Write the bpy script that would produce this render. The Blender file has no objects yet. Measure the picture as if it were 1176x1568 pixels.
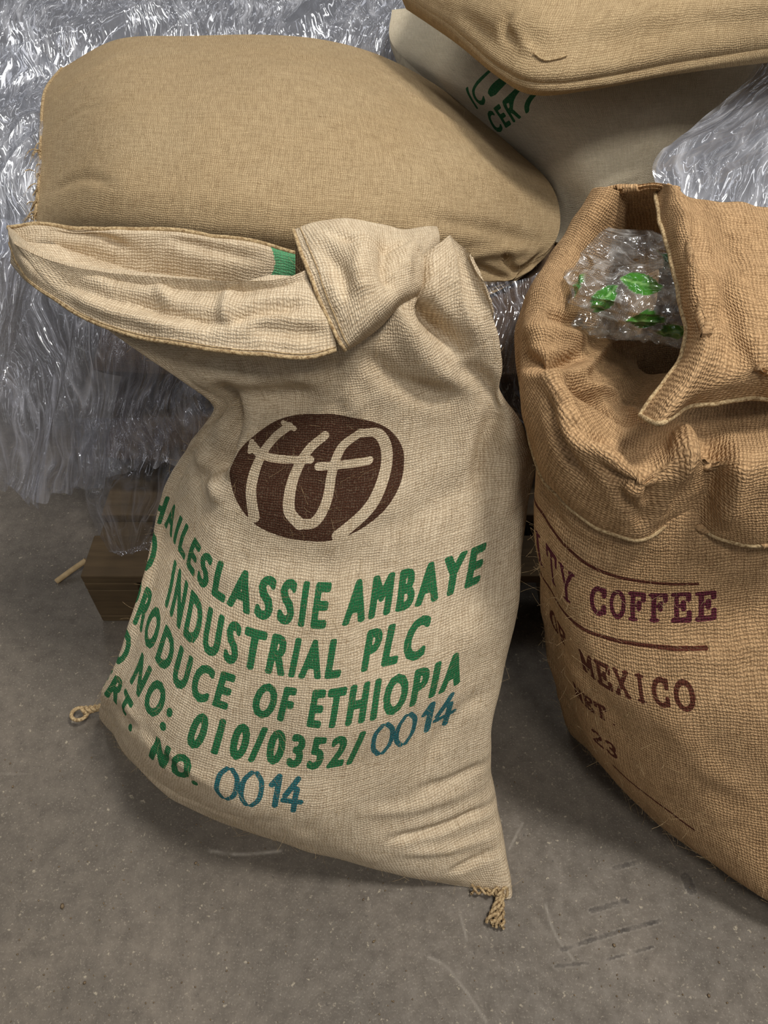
import bpy, math, numpy as np
from mathutils import Vector
rng=np.random.default_rng(7)
# ---------------- camera model (survey units: 1176x1568 = 1659x2212 / 1.4107)
F=1132.0; TH=math.radians(48); H=1.25
CT,ST=math.cos(TH),math.sin(TH)
def ray(px,py):
    a=(px-588)/F; b=(784-py)/F
    return np.array([a,CT+b*ST,-ST+b*CT])
def Pz(px,py,z):
    d=ray(px,py); t=(z-H)/d[2]; return np.array([0,0,H])+t*d
def Py(px,py,y):
    d=ray(px,py); t=y/d[1]; return np.array([0,0,H])+t*d
def proj(P):
    t=P[...,1]*CT+(H-P[...,2])*ST; u=P[...,1]*ST-(H-P[...,2])*CT
    return 588+P[...,0]/t*F, 784-u/t*F, t

sc=bpy.context.scene
cd=bpy.data.cameras.new('camera'); cam=bpy.data.objects.new('camera',cd); sc.collection.objects.link(cam)
cd.sensor_fit='VERTICAL'; cd.sensor_height=24; cd.lens=24*F/1568; cd.clip_start=.02
cam.location=(0,0,H); cam.rotation_euler=(math.pi/2-TH,0,0); sc.camera=cam
try: sc.view_settings.view_transform='Standard'; sc.view_settings.look='None'
except Exception: pass

# ---------------- numeric helpers
_tab={}
def vnoise(P,seed=0):
    if seed not in _tab: _tab[seed]=np.random.default_rng(seed+100).random((32,32,32))*2-1
    T=_tab[seed]; Pi=np.floor(P).astype(int); f=P-Pi; f=f*f*(3-2*f); out=0
    for i in (0,1):
        for j in (0,1):
            for k in (0,1):
                w=(f[...,0] if i else 1-f[...,0])*(f[...,1] if j else 1-f[...,1])*(f[...,2] if k else 1-f[...,2])
                out=out+w*T[(Pi[...,0]+i)%32,(Pi[...,1]+j)%32,(Pi[...,2]+k)%32]
    return out
def cr_axis(C,u,closed=False):
    n=C.shape[0]; i=np.floor(u).astype(int)
    if not closed: i=np.clip(i,0,n-2)
    f=(u-i).reshape((-1,)+(1,)*(C.ndim-1))
    if closed: g=lambda k:C[k%n]
    else:
        E=np.concatenate([(2*C[0]-C[1])[None],C,(2*C[-1]-C[-2])[None]],0); g=lambda k:E[np.clip(k+1,0,n+1)]
    p0,p1,p2,p3=g(i-1),g(i),g(i+1),g(i+2)
    return .5*((2*p1)+(-p0+p2)*f+(2*p0-5*p1+4*p2-p3)*f**2+(-p0+3*p1-3*p2+p3)*f**3)
def surf(C,us,vs,closed=False):
    D=cr_axis(C,vs); D=np.swapaxes(D,0,1); D=cr_axis(D,us,closed); return np.swapaxes(D,0,1)
def smooth(P,n,closed=False):
    for _ in range(n):
        if closed: P=(np.roll(P,1,1)+2*P+np.roll(P,-1,1))/4
        else:
            Q=P.copy(); Q[:,1:-1]=(P[:,:-2]+2*P[:,1:-1]+P[:,2:])/4; P=Q
        Q=P.copy(); Q[1:-1]=(P[:-2]+2*P[1:-1]+P[2:])/4; P=Q
    return P
def normals(P,closed=False):
    if closed: du=np.roll(P,-1,1)-np.roll(P,1,1)
    else: du=np.gradient(P,axis=1)
    dv=np.gradient(P,axis=0); n=np.cross(du,dv)
    return n/(np.linalg.norm(n,axis=-1,keepdims=True)+1e-12)
def cam_normals(P,closed=False):
    n=normals(P,closed)
    d=(n*(np.array([0,0,H])-P)).sum(-1)
    return n if d.mean()>0 else -n
def out_normals(P):
    n=normals(P,True); c=P.mean(axis=1,keepdims=True)
    return n if ((P-c)*n).sum(-1).mean()>0 else -n
def lift(P,pts):
    x,y,t=proj(P); out=[]
    for (a,b) in pts:
        d=np.hypot(x-a,y-b); m=d<max(5,d.min()+1.5); tt=np.where(m,t,1e9)
        out.append(P.reshape(-1,3)[tt.argmin()])
    return np.array(out)
def dens(pl,n=14):
    pl=np.array(pl,float)
    if len(pl)<3: us=np.linspace(0,len(pl)-1,n*(len(pl)-1)+1); i=np.clip(us.astype(int),0,len(pl)-2); f=(us-i)[:,None]; return pl[i]*(1-f)+pl[i+1]*f
    return cr_axis(pl,np.linspace(0,len(pl)-1,n*(len(pl)-1)+1))
def crease(P,N,specs):
    disp=np.zeros(P.shape[:2])
    for s in specs:
        pl,amp,w=s[:3]; L0=lift(P,pl); n=int(np.ceil(np.linalg.norm(np.diff(L0,axis=0),axis=1).max()/(w*.45)))+1
        L=dens(L0,min(n,30)); k=len(L)
        lo=L.min(0)-4.5*w; hi=L.max(0)+4.5*w; M=np.all((P>lo)&(P<hi),axis=-1); Q=P[M]
        best=np.full(len(Q),1e9); par=np.zeros(len(Q))
        for i,q in enumerate(L):
            d=((Q-q)**2).sum(-1); m=d<best; best[m]=d[m]; par[m]=i/(k-1)
        taper=np.clip(np.minimum(par,1-par)*4+.25,0,1)
        g=np.exp(-best/(w*w)); g2=np.exp(-best/(4.5*w*w))
        disp[M]+=amp*(g-.35*g2)*taper
    return P+N*disp[...,None]
def arc_cloth(P):
    du=np.linalg.norm(np.diff(P,axis=1),axis=-1).mean(0); dv=np.linalg.norm(np.diff(P,axis=0),axis=-1).mean(1)
    u=np.concatenate([[0],np.cumsum(du)]); v=np.concatenate([[0],np.cumsum(dv)])
    U,V=np.meshgrid(u,v); return np.stack([U,V],-1)

# ---------------- mesh creation
def make_mesh(name,V,Fq,mat,cloth=None,ink=None,parent=None):
    me=bpy.data.meshes.new(name); V=np.asarray(V,np.float32).reshape(-1,3); Fq=np.asarray(Fq,np.int32)
    k=Fq.shape[1]
    me.vertices.add(len(V)); me.vertices.foreach_set('co',V.ravel())
    me.loops.add(Fq.size); me.loops.foreach_set('vertex_index',Fq.ravel())
    me.polygons.add(len(Fq)); me.polygons.foreach_set('loop_start',np.arange(0,Fq.size,k,dtype=np.int32))
    try: me.polygons.foreach_set('loop_total',np.full(len(Fq),k,np.int32))
    except Exception: pass
    me.update(calc_edges=True); me.validate()
    me.polygons.foreach_set('use_smooth',np.ones(len(me.polygons),bool))
    if cloth is not None:
        a=me.attributes.new('cloth','FLOAT_VECTOR','POINT'); c=np.zeros((len(V),3),np.float32); c[:,:2]=cloth.reshape(-1,2); a.data.foreach_set('vector',c.ravel())
    if ink is not None:
        a=me.attributes.new('ink','FLOAT_COLOR','POINT'); a.data.foreach_set('color',np.asarray(ink,np.float32).ravel())
    me.materials.append(mat); me.update()
    ob=bpy.data.objects.new(name,me); sc.collection.objects.link(ob)
    if parent: ob.parent=parent
    return ob
def grid_faces(nv,nu,closed=False,off=0,flip=False):
    cu=nu if closed else nu-1
    J,I=np.meshgrid(np.arange(nv-1),np.arange(cu),indexing='ij'); I2=(I+1)%nu
    f=np.stack([J*nu+I,J*nu+I2,(J+1)*nu+I2,(J+1)*nu+I],-1).reshape(-1,4)+off
    return f[:,::-1] if flip else f
def empty(name):
    e=bpy.data.objects.new(name,None); sc.collection.objects.link(e); e.empty_display_size=.1; return e
def solid(ob,t,off=-1):
    m=ob.modifiers.new('thick','SOLIDIFY'); m.thickness=t; m.offset=off; return ob
def tube(name,pts,r,mat,parent=None,cyc=False,res=3):
    cu=bpy.data.curves.new(name,'CURVE'); cu.dimensions='3D'; cu.bevel_depth=r; cu.bevel_resolution=res
    for pl in pts:
        sp=cu.splines.new('POLY'); sp.points.add(len(pl)-1)
        for i,p in enumerate(pl): sp.points[i].co=(*p,1)
    cu.materials.append(mat); ob=bpy.data.objects.new(name,cu); sc.collection.objects.link(ob)
    if parent: ob.parent=parent
    return ob
def fibres(name,P,N,n,mat,parent,seed=0,L=.014,r=.00014):
    g=np.random.default_rng(seed); Pf=P.reshape(-1,3); Nf=N.reshape(-1,3); pl=[]
    idx=g.integers(0,len(Pf),n*3); v=np.array([0,0,H])-Pf[idx]; v/=np.linalg.norm(v,axis=1,keepdims=True)
    dot=(v*Nf[idx]).sum(1); idx=idx[dot>-.1][:n]
    for i in idx:
        p=Pf[i]; nn=Nf[i]; d=g.normal(size=3); d-=nn*(d@nn)*.7; d/=np.linalg.norm(d); d2=g.normal(size=3)*.35; l=L*g.uniform(.3,1.3)
        pl.append([p+d*l*s+d2*l*s*s+nn*(l*.35*s*g.uniform(.8,1)) for s in (0,.25,.5,.75,1)])
    return tube(name,pl,r,mat,parent,res=0)

# ---------------- node helpers
class NT:
    def __init__(s,name):
        s.m=bpy.data.materials.new(name); s.m.use_nodes=True; s.t=s.m.node_tree; s.t.nodes.clear()
        s.out=s.n('ShaderNodeOutputMaterial')
    def n(s,ty,**k):
        x=s.t.nodes.new(ty)
        for a,b in k.items(): setattr(x,a,b)
        return x
    def l(s,a,b): s.t.links.new(a,b)
    def put(s,sock,v):
        if hasattr(v,'is_linked') : s.l(v,sock)
        elif v is not None: sock.default_value=v
    def M(s,op,a,b=None,c=None,clamp=False):
        x=s.n('ShaderNodeMath',operation=op,use_clamp=clamp); s.put(x.inputs[0],a)
        if b is not None: s.put(x.inputs[1],b)
        if c is not None: s.put(x.inputs[2],c)
        return x.outputs[0]
    def mix(s,f,a,b,bl='MIX'):
        x=s.n('ShaderNodeMix',data_type='RGBA',blend_type=bl); s.put(x.inputs[0],f); s.put(x.inputs[6],a); s.put(x.inputs[7],b); return x.outputs[2]
    def mapr(s,v,a,b,c=0,d=1,sm=False):
        x=s.n('ShaderNodeMapRange'); x.interpolation_type='SMOOTHSTEP' if sm else 'LINEAR'
        s.put(x.inputs[0],v); x.inputs[1].default_value=a; x.inputs[2].default_value=b; x.inputs[3].default_value=c; x.inputs[4].default_value=d; return x.outputs[0]
    def noise(s,vec,scale,det=3,rough=.55,dist=0,col=False):
        x=s.n('ShaderNodeTexNoise'); 
        if vec is not None: s.l(vec,x.inputs['Vector'])
        x.inputs['Scale'].default_value=scale; x.inputs['Detail'].default_value=det; x.inputs['Roughness'].default_value=rough; x.inputs['Distortion'].default_value=dist
        return x.outputs['Color' if col else 'Fac']
    def vmul(s,vec,v):
        x=s.n('ShaderNodeVectorMath',operation='MULTIPLY'); s.l(vec,x.inputs[0]); x.inputs[1].default_value=v; return x.outputs[0]
    def bsdf(s,col,rough=.5,spec=.5,metal=0,normal=None,trans=0):
        x=s.n('ShaderNodeBsdfPrincipled'); s.put(x.inputs['Base Color'],col); s.put(x.inputs['Roughness'],rough)
        x.inputs['Specular IOR Level'].default_value=spec; x.inputs['Metallic'].default_value=metal; x.inputs['Transmission Weight'].default_value=trans
        if normal is not None: s.l(normal,x.inputs['Normal'])
        return x
    def bump(s,h,dist,st=1):
        x=s.n('ShaderNodeBump'); s.l(h,x.inputs['Height']); x.inputs['Distance'].default_value=dist; x.inputs['Strength'].default_value=st; return x.outputs[0]
def srgb(r,g,b):
    f=lambda c:(c/255/12.92) if c/255<=.04045 else ((c/255+.055)/1.055)**2.4
    return (f(r),f(g),f(b),1)
def jute(name,light,dark,pitch=.0030,bumpd=.0012,fib=.5):
    N=NT(name); at=N.n('ShaderNodeAttribute',attribute_name='cloth').outputs['Vector']
    geo=N.n('ShaderNodeTexCoord').outputs['Object']
    w=N.noise(at,14,2,.5,0,True)
    a=N.n('ShaderNodeVectorMath',operation='MULTIPLY_ADD'); N.l(w,a.inputs[0]); a.inputs[1].default_value=(.016,.016,0); N.l(at,a.inputs[2])
    w2=N.noise(at,150,2,.5,0,True)
    a2=N.n('ShaderNodeVectorMath',operation='MULTIPLY_ADD'); N.l(w2,a2.inputs[0]); a2.inputs[1].default_value=(.0040,.0040,0); N.l(a.outputs[0],a2.inputs[2])
    sp=N.n('ShaderNodeSeparateXYZ'); N.l(a2.outputs[0],sp.inputs[0])
    k=math.pi/pitch
    su=N.M('SINE',N.M('MULTIPLY',sp.outputs[0],k)); sv=N.M('SINE',N.M('MULTIPLY',sp.outputs[1],k))
    s=N.M('MULTIPLY',su,sv); s5=N.M('MULTIPLY_ADD',s,.5,.5); s6=N.M('MULTIPLY_ADD',s,-.5,.5)
    h=N.M('MAXIMUM',N.M('MULTIPLY',N.M('ABSOLUTE',su),s5),N.M('MULTIPLY',N.M('ABSOLUTE',sv),s6))
    n1=N.noise(N.vmul(at,(.8/pitch,26,1)),1,2); n2=N.noise(N.vmul(at,(26,.8/pitch,1)),1,2)
    sl=N.M('ADD',n1,n2)
    big=N.noise(geo,6,3); fine=N.noise(geo,420,2)
    v=N.M('ADD',N.M('MULTIPLY',N.M('POWER',h,.8),.74),N.M('MULTIPLY',N.M('SUBTRACT',sl,1.0),.6))
    v=N.M('ADD',v,N.M('MULTIPLY',N.M('SUBTRACT',fine,.5),fib)); v=N.M('ADD',v,.21)
    col=N.mix(N.M('MULTIPLY',v,1,clamp=True),dark,light)
    col=N.mix(N.mapr(big,.3,.7,0,.3),col,N.mix(1.0,col,(.86,.78,.66,1),'MULTIPLY'))
    fl=N.mapr(N.noise(N.vmul(at,(60,190,1)),1,2,.6),.72,.76); col=N.mix(N.M('MULTIPLY',fl,.6),col,(.16,.09,.04,1))
    ia=N.n('ShaderNodeAttribute',attribute_name='ink')
    al=N.M('ADD',ia.outputs['Alpha'],N.M('MULTIPLY',N.M('SUBTRACT',h,.5),.14)); al=N.mapr(al,.38,.58)
    al=N.M('MULTIPLY',al,N.mapr(N.M('ADD',N.M('MULTIPLY',h,.5),fine),.28,.75,.66,.98))
    inkc=N.mix(N.mapr(h,0,.8,.45,0),ia.outputs['Color'],(.01,.01,.01,1))
    col=N.mix(al,col,inkc)
    hh=N.M('ADD',N.M('MULTIPLY',h,1.0),N.M('ADD',N.M('MULTIPLY',fine,.6),N.M('MULTIPLY',sl,.4)))
    b=N.bsdf(col,.95,.08,normal=N.bump(hh,bumpd,.85))
    N.l(b.outputs[0],N.out.inputs[0]); return N.m
M_front=jute('jute_beige',srgb(226,209,180),srgb(144,120,90),pitch=.0036,bumpd=.0013,fib=.55)
M_tan=jute('jute_tan',srgb(198,175,137),srgb(116,92,62),pitch=.0036,bumpd=.0014,fib=.6)
M_right=jute('jute_golden',srgb(202,167,125),srgb(102,74,46),pitch=.0046,bumpd=.0021,fib=.8)
M_cream=jute('jute_cream',srgb(236,224,198),srgb(178,162,132),pitch=.0034)
def twine():
    N=NT('twine'); g=N.n('ShaderNodeTexCoord').outputs['Object']; a=N.noise(g,260,3,.7)
    b=N.bsdf(N.mix(N.mapr(a,.35,.65),srgb(128,102,70),srgb(206,182,140)),.95,.1,normal=N.bump(a,.002)); N.l(b.outputs[0],N.out.inputs[0]); return N.m
M_twine=twine()

def film(name,lo,hi,base=(.75,.76,.8,1),ang=.5,sc1=(34,6),gl=.12):
    N=NT(name); at=N.n('ShaderNodeAttribute',attribute_name='cloth').outputs['Vector']
    wv=N.noise(at,4,2,.5,0,True); wa=N.n('ShaderNodeVectorMath',operation='MULTIPLY_ADD'); N.l(wv,wa.inputs[0]); wa.inputs[1].default_value=(.16,.16,0); N.l(at,wa.inputs[2])
    def layer(an,sx,sy,det):
        mp=N.n('ShaderNodeMapping'); N.l(wa.outputs[0],mp.inputs[0]); mp.inputs['Rotation'].default_value=(0,0,an); mp.inputs['Scale'].default_value=(sx,sy,1)
        return N.noise(mp.outputs[0],1,det,.5,.3)
    a=layer(ang,sc1[0],sc1[1],2); b=layer(ang-.7,sc1[0]*1.5,sc1[1]*1.6,1); c=layer(ang+.5,sc1[0]*2.4,sc1[1]*2,1); big=N.noise(at,6,2)
    rd=lambda x,k:N.M('SUBTRACT',1,N.M('MULTIPLY',N.M('ABSOLUTE',N.M('SUBTRACT',x,.5)),k),clamp=True)
    r,r2,r3=rd(a,16),rd(b,18),rd(c,15)
    rr=N.M('MAXIMUM',r,N.M('MAXIMUM',N.M('MULTIPLY',r2,.8),N.M('MULTIPLY',r3,.6)))
    rr=N.M('MULTIPLY',N.M('POWER',rr,1.6),N.mapr(big,.38,.6,.15,1))
    h=N.M('ADD',N.M('ADD',a,N.M('MULTIPLY',b,.45)),N.M('ADD',N.M('MULTIPLY',c,.2),N.M('MULTIPLY',rr,.12)))
    nm=N.bump(h,.02,1)
    p=N.bsdf(base,.2,.6,normal=nm); t=N.n('ShaderNodeBsdfTransparent'); t.inputs[0].default_value=(.93,.94,.97,1)
    g=N.n('ShaderNodeBsdfGlossy'); g.inputs['Roughness'].default_value=.07; N.l(nm,g.inputs['Normal']); g.inputs[0].default_value=(1,1,1,1)
    fac=N.M('MAXIMUM',N.mapr(rr,0,.9,lo,hi),0)
    m=N.n('ShaderNodeMixShader'); N.l(fac,m.inputs[0]); N.l(t.outputs[0],m.inputs[1]); N.l(p.outputs[0],m.inputs[2])
    m2=N.n('ShaderNodeMixShader'); m2.inputs[0].default_value=gl; N.l(m.outputs[0],m2.inputs[1]); N.l(g.outputs[0],m2.inputs[2])
    N.l(m2.outputs[0],N.out.inputs[0]); return N.m
M_film=film('stretch_film_white',.12,.55,gl=.18,sc1=(22,3.5),ang=.9)
M_filmb=film('stretch_film_bunched',.55,.9,(.22,.23,.26,1),ang=1.2,gl=.18,sc1=(12,2.5))
M_filmc=film('stretch_film_curtain',.05,.42,(.72,.72,.78,1),ang=.25,gl=.10,sc1=(24,4))
M_filmd=film('stretch_film_clear',.03,.24,(.6,.6,.66,1),ang=-.5,gl=.08,sc1=(20,5))

# ---------------- print raster
class Print:
    def __init__(s,s0,s1,t0,t1,res=.0005):
        s.s0,s.t0,s.res=s0,t0,res; s.W=int((s1-s0)/res); s.Hh=int((t1-t0)/res)
        s.A=np.zeros((s.Hh,s.W),np.float32); s.C=np.zeros((s.Hh,s.W,3),np.float32); s.C[:]=(.01,.2,.07)
    def tri(s,T,val=1):
        T=(T-np.array([s.s0,s.t0]))/s.res
        for t in T:
            x0,y0=np.floor(t.min(0)).astype(int)-1; x1,y1=np.ceil(t.max(0)).astype(int)+1
            x0,y0=max(x0,0),max(y0,0); x1,y1=min(x1,s.W),min(y1,s.Hh)
            if x1<=x0 or y1<=y0: continue
            X,Y=np.meshgrid(np.arange(x0,x1)+.5,np.arange(y0,y1)+.5)
            (ax,ay),(bx,by),(cx,cy)=t; d=(bx-ax)*(cy-ay)-(cx-ax)*(by-ay)
            if abs(d)<1e-9: continue
            u=((X-ax)*(cy-ay)-(cx-ax)*(Y-ay))/d; v=((bx-ax)*(Y-ay)-(X-ax)*(by-ay))/d
            m=(u>=-1e-4)&(v>=-1e-4)&(u+v<=1+1e-4); s.A[y0:y1,x0:x1][m]=val
    def text(s,body,a,b,base,h,bold=.0023,slant=.10,sp=1.36):
        cu=bpy.data.curves.new('t','FONT'); cu.body=body; cu.resolution_u=3; cu.space_character=sp
        ob=bpy.data.objects.new('t',cu); sc.collection.objects.link(ob); dg=bpy.context.evaluated_depsgraph_get()
        me=ob.evaluated_get(dg).to_mesh(); me.calc_loop_triangles()
        V=np.array([v.co[:2] for v in me.vertices]); T=np.array([t.vertices[:] for t in me.loop_triangles])
        bpy.data.objects.remove(ob)
        mn,mx=V.min(0),V.max(0); cap=.73; a+=bold; b-=bold
        V[:,0]=(V[:,0]-mn[0])/(mx[0]-mn[0])*(b-a)+a; V[:,1]=V[:,1]/cap*(h-2*bold)+bold; V[:,0]+=V[:,1]*slant; V[:,1]+=base
        A0=s.A; s.A=np.zeros_like(A0); s.tri(V[T]); B=s.A.copy(); r=int(round(bold/s.res))
        for i in range(-r,r+1):
            for j in range(-r,r+1):
                if i*i+j*j<=r*r+1 and (i or j): B=np.maximum(B,np.roll(np.roll(s.A,i,0),j,1))
        s.A=np.maximum(A0,B)
    def stroke(s,pl,w,val=1,sm=True):
        pl=np.array(pl,float)
        if sm and len(pl)>2: L=dens(pl,16)
        else: L=pl
        out=[]
        for i in range(len(L)-1):
            n=max(2,int(np.linalg.norm(L[i+1]-L[i])/(w*.35))+1); f=np.linspace(0,1,n)[:,None]; out.append(L[i]*(1-f)+L[i+1]*f)
        L=(np.concatenate(out)-np.array([s.s0,s.t0]))/s.res; w=w/s.res
        for (x,y) in L:
            x0,x1=int(max(x-w-1,0)),int(min(x+w+2,s.W)); y0,y1=int(max(y-w-1,0)),int(min(y+w+2,s.Hh))
            if x1<=x0 or y1<=y0: continue
            X,Y=np.meshgrid(np.arange(x0,x1)+.5,np.arange(y0,y1)+.5); s.A[y0:y1,x0:x1][(X-x)**2+(Y-y)**2<w*w]=val
    def color(s,a,b,c,d,col):
        i0,i1=int((a-s.s0)/s.res),int((b-s.s0)/s.res); j0,j1=int((c-s.t0)/s.res),int((d-s.t0)/s.res)
        s.C[max(j0,0):max(j1,0),max(i0,0):max(i1,0)]=col
    def sample(s,st):
        A=s.A
        for _ in range(2):
            A=(np.roll(A,1,0)+2*A+np.roll(A,-1,0))/4; A=(np.roll(A,1,1)+2*A+np.roll(A,-1,1))/4
        x=(st[...,0]-s.s0)/s.res-.5; y=(st[...,1]-s.t0)/s.res-.5
        ok=(x>1)&(x<s.W-3)&(y>1)&(y<s.Hh-3); x=np.clip(x,1,s.W-3); y=np.clip(y,1,s.Hh-3)
        i=x.astype(int); j=y.astype(int); fx=x-i; fy=y-j
        a=(A[j,i]*(1-fx)+A[j,i+1]*fx)*(1-fy)+(A[j+1,i]*(1-fx)+A[j+1,i+1]*fx)*fy
        c=s.C[j,i]; return np.concatenate([c,(a*ok)[...,None]],-1)
def noink(P): 
    k=np.zeros(P.shape[:2]+(4,)); return k

# ================= CENTRAL SACK
S=[-.29,-.25,-.19,-.13,-.065,0,.065,.13,.19,.25,.32]
rows=[ # z, t, back depth, px list
(.004,-.50,.20,[(164,1088),(180,1124),(208,1165),(255,1208),(330,1245),(415,1275),(500,1302),(590,1330),(680,1352),(745,1366),(782,1362)]),
(.05,-.45,.24,[(160,1080),(175,1118),(200,1160),(248,1211),(325,1251),(410,1281),(490,1308),(575,1330),(655,1336),(725,1322),(774,1290)]),
(.12,-.365,.25,[(163,1068),(174,1100),(196,1148),(246,1202),(320,1243),(400,1271),(480,1293),(560,1300),(640,1285),(712,1250),(760,1200)]),
(.205,-.272,.25,[(170,1042),(180,1077),(203,1126),(250,1181),(325,1218),(405,1237),(482,1245),(560,1228),(635,1200),(708,1165),(753,1125)]),
(.265,-.204,.24,[(187,1000),(195,1030),(216,1078),(262,1128),(335,1158),(415,1172),(492,1180),(568,1157),(640,1130),(716,1100),(766,1058)]),
(.322,-.136,.23,[(209,935),(217,965),(238,1015),(280,1062),(345,1088),(422,1104),(498,1116),(575,1097),(650,1070),(727,1038),(780,995)]),
(.375,-.068,.22,[(227,862),(236,890),(256,938),(292,988),(355,1018),(430,1036),(503,1040),(580,1021),(656,1003),(735,970),(793,926)]),
(.425,0,.21,[(243,788),(254,808),(272,845),(303,895),(360,935),(438,957),(508,962),(588,942),(665,920),(742,888),(801,846)]),
(.48,.075,.20,[(258,733),(268,750),(285,785),(315,825),(372,850),(445,862),(515,866),(592,855),(668,835),(745,805),(810,765)]),
(.53,.14,.19,[(283,690),(292,705),(305,728),(332,757),(385,782),(455,795),(525,797),(600,783),(675,760),(748,735),(820,705)]),
(.585,.21,.18,[(305,655),(318,665),(338,680),(360,695),(402,708),(465,715),(533,717),(605,703),(678,685),(748,668),(802,662)]),
(.64,.285,.16,[(335,612),(348,618),(362,625),(385,632),(420,637),(475,640),(540,640),(608,628),(675,615),(730,605),(765,600)]),
(.69,.35,.15,[(262,568),(290,578),(320,580),(355,582),(405,583),(465,583),(530,580),(600,570),(665,560),(725,550),(769,545)]),
(.74,.41,.14,[(175,506),(215,515),(255,518),(310,520),(380,522),(450,522),(520,518),(590,505),(645,500),(705,488),(762,482)]),
(.775,.455,.13,[(75,435),(125,450),(185,455),(260,460),(340,462),(430,462),(515,450),(590,430),(640,452),(700,425),(744,440)]),
(.80,.50,.12,[(24,368),(75,400),(145,416),(230,423),(330,430),(420,430),(500,400),(580,370),(645,388),(690,365),(722,395)])]
bdrop={.74:.02,.775:.05,.80:.07}
ctrl=[]
sb=[.40,.50,.62,.74,.86,.98,1.08]
for z,t,D,px in rows:
    f=np.array([Pz(x,y,z) for x,y in px]); L,R=f[0],f[-1]; ch=L-R; n=np.array([ch[1],-ch[0],0.]); n/=np.linalg.norm(n); 
    if n[1]<0: n=-n
    bk=[R+ch*k+n*D*math.sin(math.pi*k)**.55-np.array([0,0,bdrop.get(z,0)])*math.sin(math.pi*k)**.4 for k in np.linspace(0,1,9)[1:-1]]
    ctrl.append(np.concatenate([f,bk]))
C=np.array(ctrl)
us=np.concatenate([np.linspace(0,10,541)[:-1],np.linspace(10,18,120,endpoint=False)])
vs=np.linspace(0,len(rows)-1,760)
P=surf(C,us,vs,True)
si=np.interp(us,np.arange(19),S+sb+[1.2]); ti=np.interp(vs,np.arange(len(rows)),[r[1] for r in rows])
ti=smooth(np.repeat(ti[:,None],3,1),60)[:,1]; SS,TT=np.meshgrid(si,ti); st=np.stack([SS,TT],-1)
P=smooth(P,30,True)
N=out_normals(P)
d=vnoise(P*7,1)*.006+vnoise(P*15,2)*.0036+vnoise(P*35,3)*.0010
P=P+N*(d)[...,None]
CR=[([(342,600),(354,655),(340,700),(298,735)],-.034,.015),([(300,690),(322,735),(335,775)],.016,.018),([(330,605),(420,612),(500,600)],-.014,.016),([(400,640),(366,690),(350,740)],.015,.018),
([(652,370),(640,425),(655,480),(705,540)],-.050,.013),([(690,370),(705,450),(740,530)],.018,.017),([(600,440),(615,500),(660,560),(720,590)],.016,.018),([(560,540),(610,590),(690,615)],-.014,.015),([(690,560),(740,590),(765,640)],-.014,.014),([(520,548),(512,590),(525,640)],-.010,.016),
([(770,620),(745,690),(740,760)],-.022,.014),([(775,650),(792,710),(775,800)],.014,.02),([(560,820),(650,790),(760,700)],-.005,.02),([(330,770),(420,850),(560,870)],-.004,.03),
([(600,1290),(680,1270),(762,1228)],-.014,.008),([(620,1310),(700,1300),(772,1268)],.008,.01),([(640,1215),(700,1195),(750,1170)],-.009,.01),([(560,1250),(640,1240),(740,1205)],.007,.012),([(690,1340),(730,1320),(768,1300)],-.009,.008),
([(165,1085),(215,1120),(280,1190)],-.007,.012),([(180,1070),(240,1150),(330,1210)],.005,.012),([(255,800),(330,880),(420,900)],.003,.02),([(430,560),(520,610),(560,640)],.010,.02),([(760,860),(700,960),(720,1060)],-.006,.025),([(755,1060),(700,1100),(650,1180)],-.006,.015),([(290,560),(350,560),(420,570)],-.014,.014),([(200,1180),(300,1235),(420,1262)],-.004,.01)]
N=out_normals(P); P=crease(P,N,CR); P=smooth(P,4,True)
P[...,2]=np.maximum(P[...,2],.002)
G=(.008,.150,.050); TEAL=(.010,.13,.145); BR=(.060,.020,.010)
pr=Print(-.42,.36,-.36,.36)
pr.C[:]=G; hc=.057
pr.text("HAILESLASSIE",-.292,.056,0,hc); pr.text("AMBAYE",.078,.243,0,hc)
pr.text("AND",-.40,-.262,-.068,hc); pr.text("INDUSTRIAL",-.205,.080,-.068,hc); pr.text("PLC",.106,.183,-.068,hc)
pr.text("PRODUCE",-.298,-.064,-.136,hc); pr.text("OF",-.034,.018,-.136,hc); pr.text("ETHIOPIA",.040,.232,-.136,hc)
pr.text("ICO",-.35,-.262,-.204,hc); pr.text("NO:",-.232,-.140,-.204,hc); pr.text("010/0352/",-.110,.112,-.204,hc)
pr.text("CERT.",-.345,-.195,-.272,.055); pr.text("NO.",-.155,-.086,-.272,.055)
def stencil(a,base,w,h):
    for k in range(2):
        x=a+k*w*1.12
        pr.stroke([(x+w*.34,base+h),(x+w*.08,base+h*.78),(x+w*.02,base+h*.5),(x+w*.08,base+h*.22),(x+w*.34,base)],.0031)
        pr.stroke([(x+w*.58,base+h),(x+w*.84,base+h*.78),(x+w*.9,base+h*.5),(x+w*.84,base+h*.22),(x+w*.58,base)],.0031)
    x=a+w*2.45; pr.stroke([(x,base+h*.72),(x+w*.3,base+h),(x+w*.3,base+h*.1)],.0038,sm=False)
    x=a+w*3.05; pr.stroke([(x+w*.6,base+h),(x+w*.1,base+h*.45)],.0038); pr.stroke([(x+w*.05,base+h*.3),(x+w*.4,base+h*.3)],.0038); pr.stroke([(x+w*.62,base+h*.3),(x+w*.9,base+h*.32)],.0038); pr.stroke([(x+w*.62,base+h*.7),(x+w*.6,base)],.0038)
pr.color(.122,.3,-.215,-.14,TEAL); stencil(.128,-.200,.026,.052)
pr.color(-.075,.1,-.30,-.215,TEAL); stencil(-.062,-.270,.027,.050)
cs,ctt=.014,.200; rx,ry=.128,.093
X,Y=np.meshgrid(np.arange(pr.W)*pr.res+pr.s0,np.arange(pr.Hh)*pr.res+pr.t0)
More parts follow.
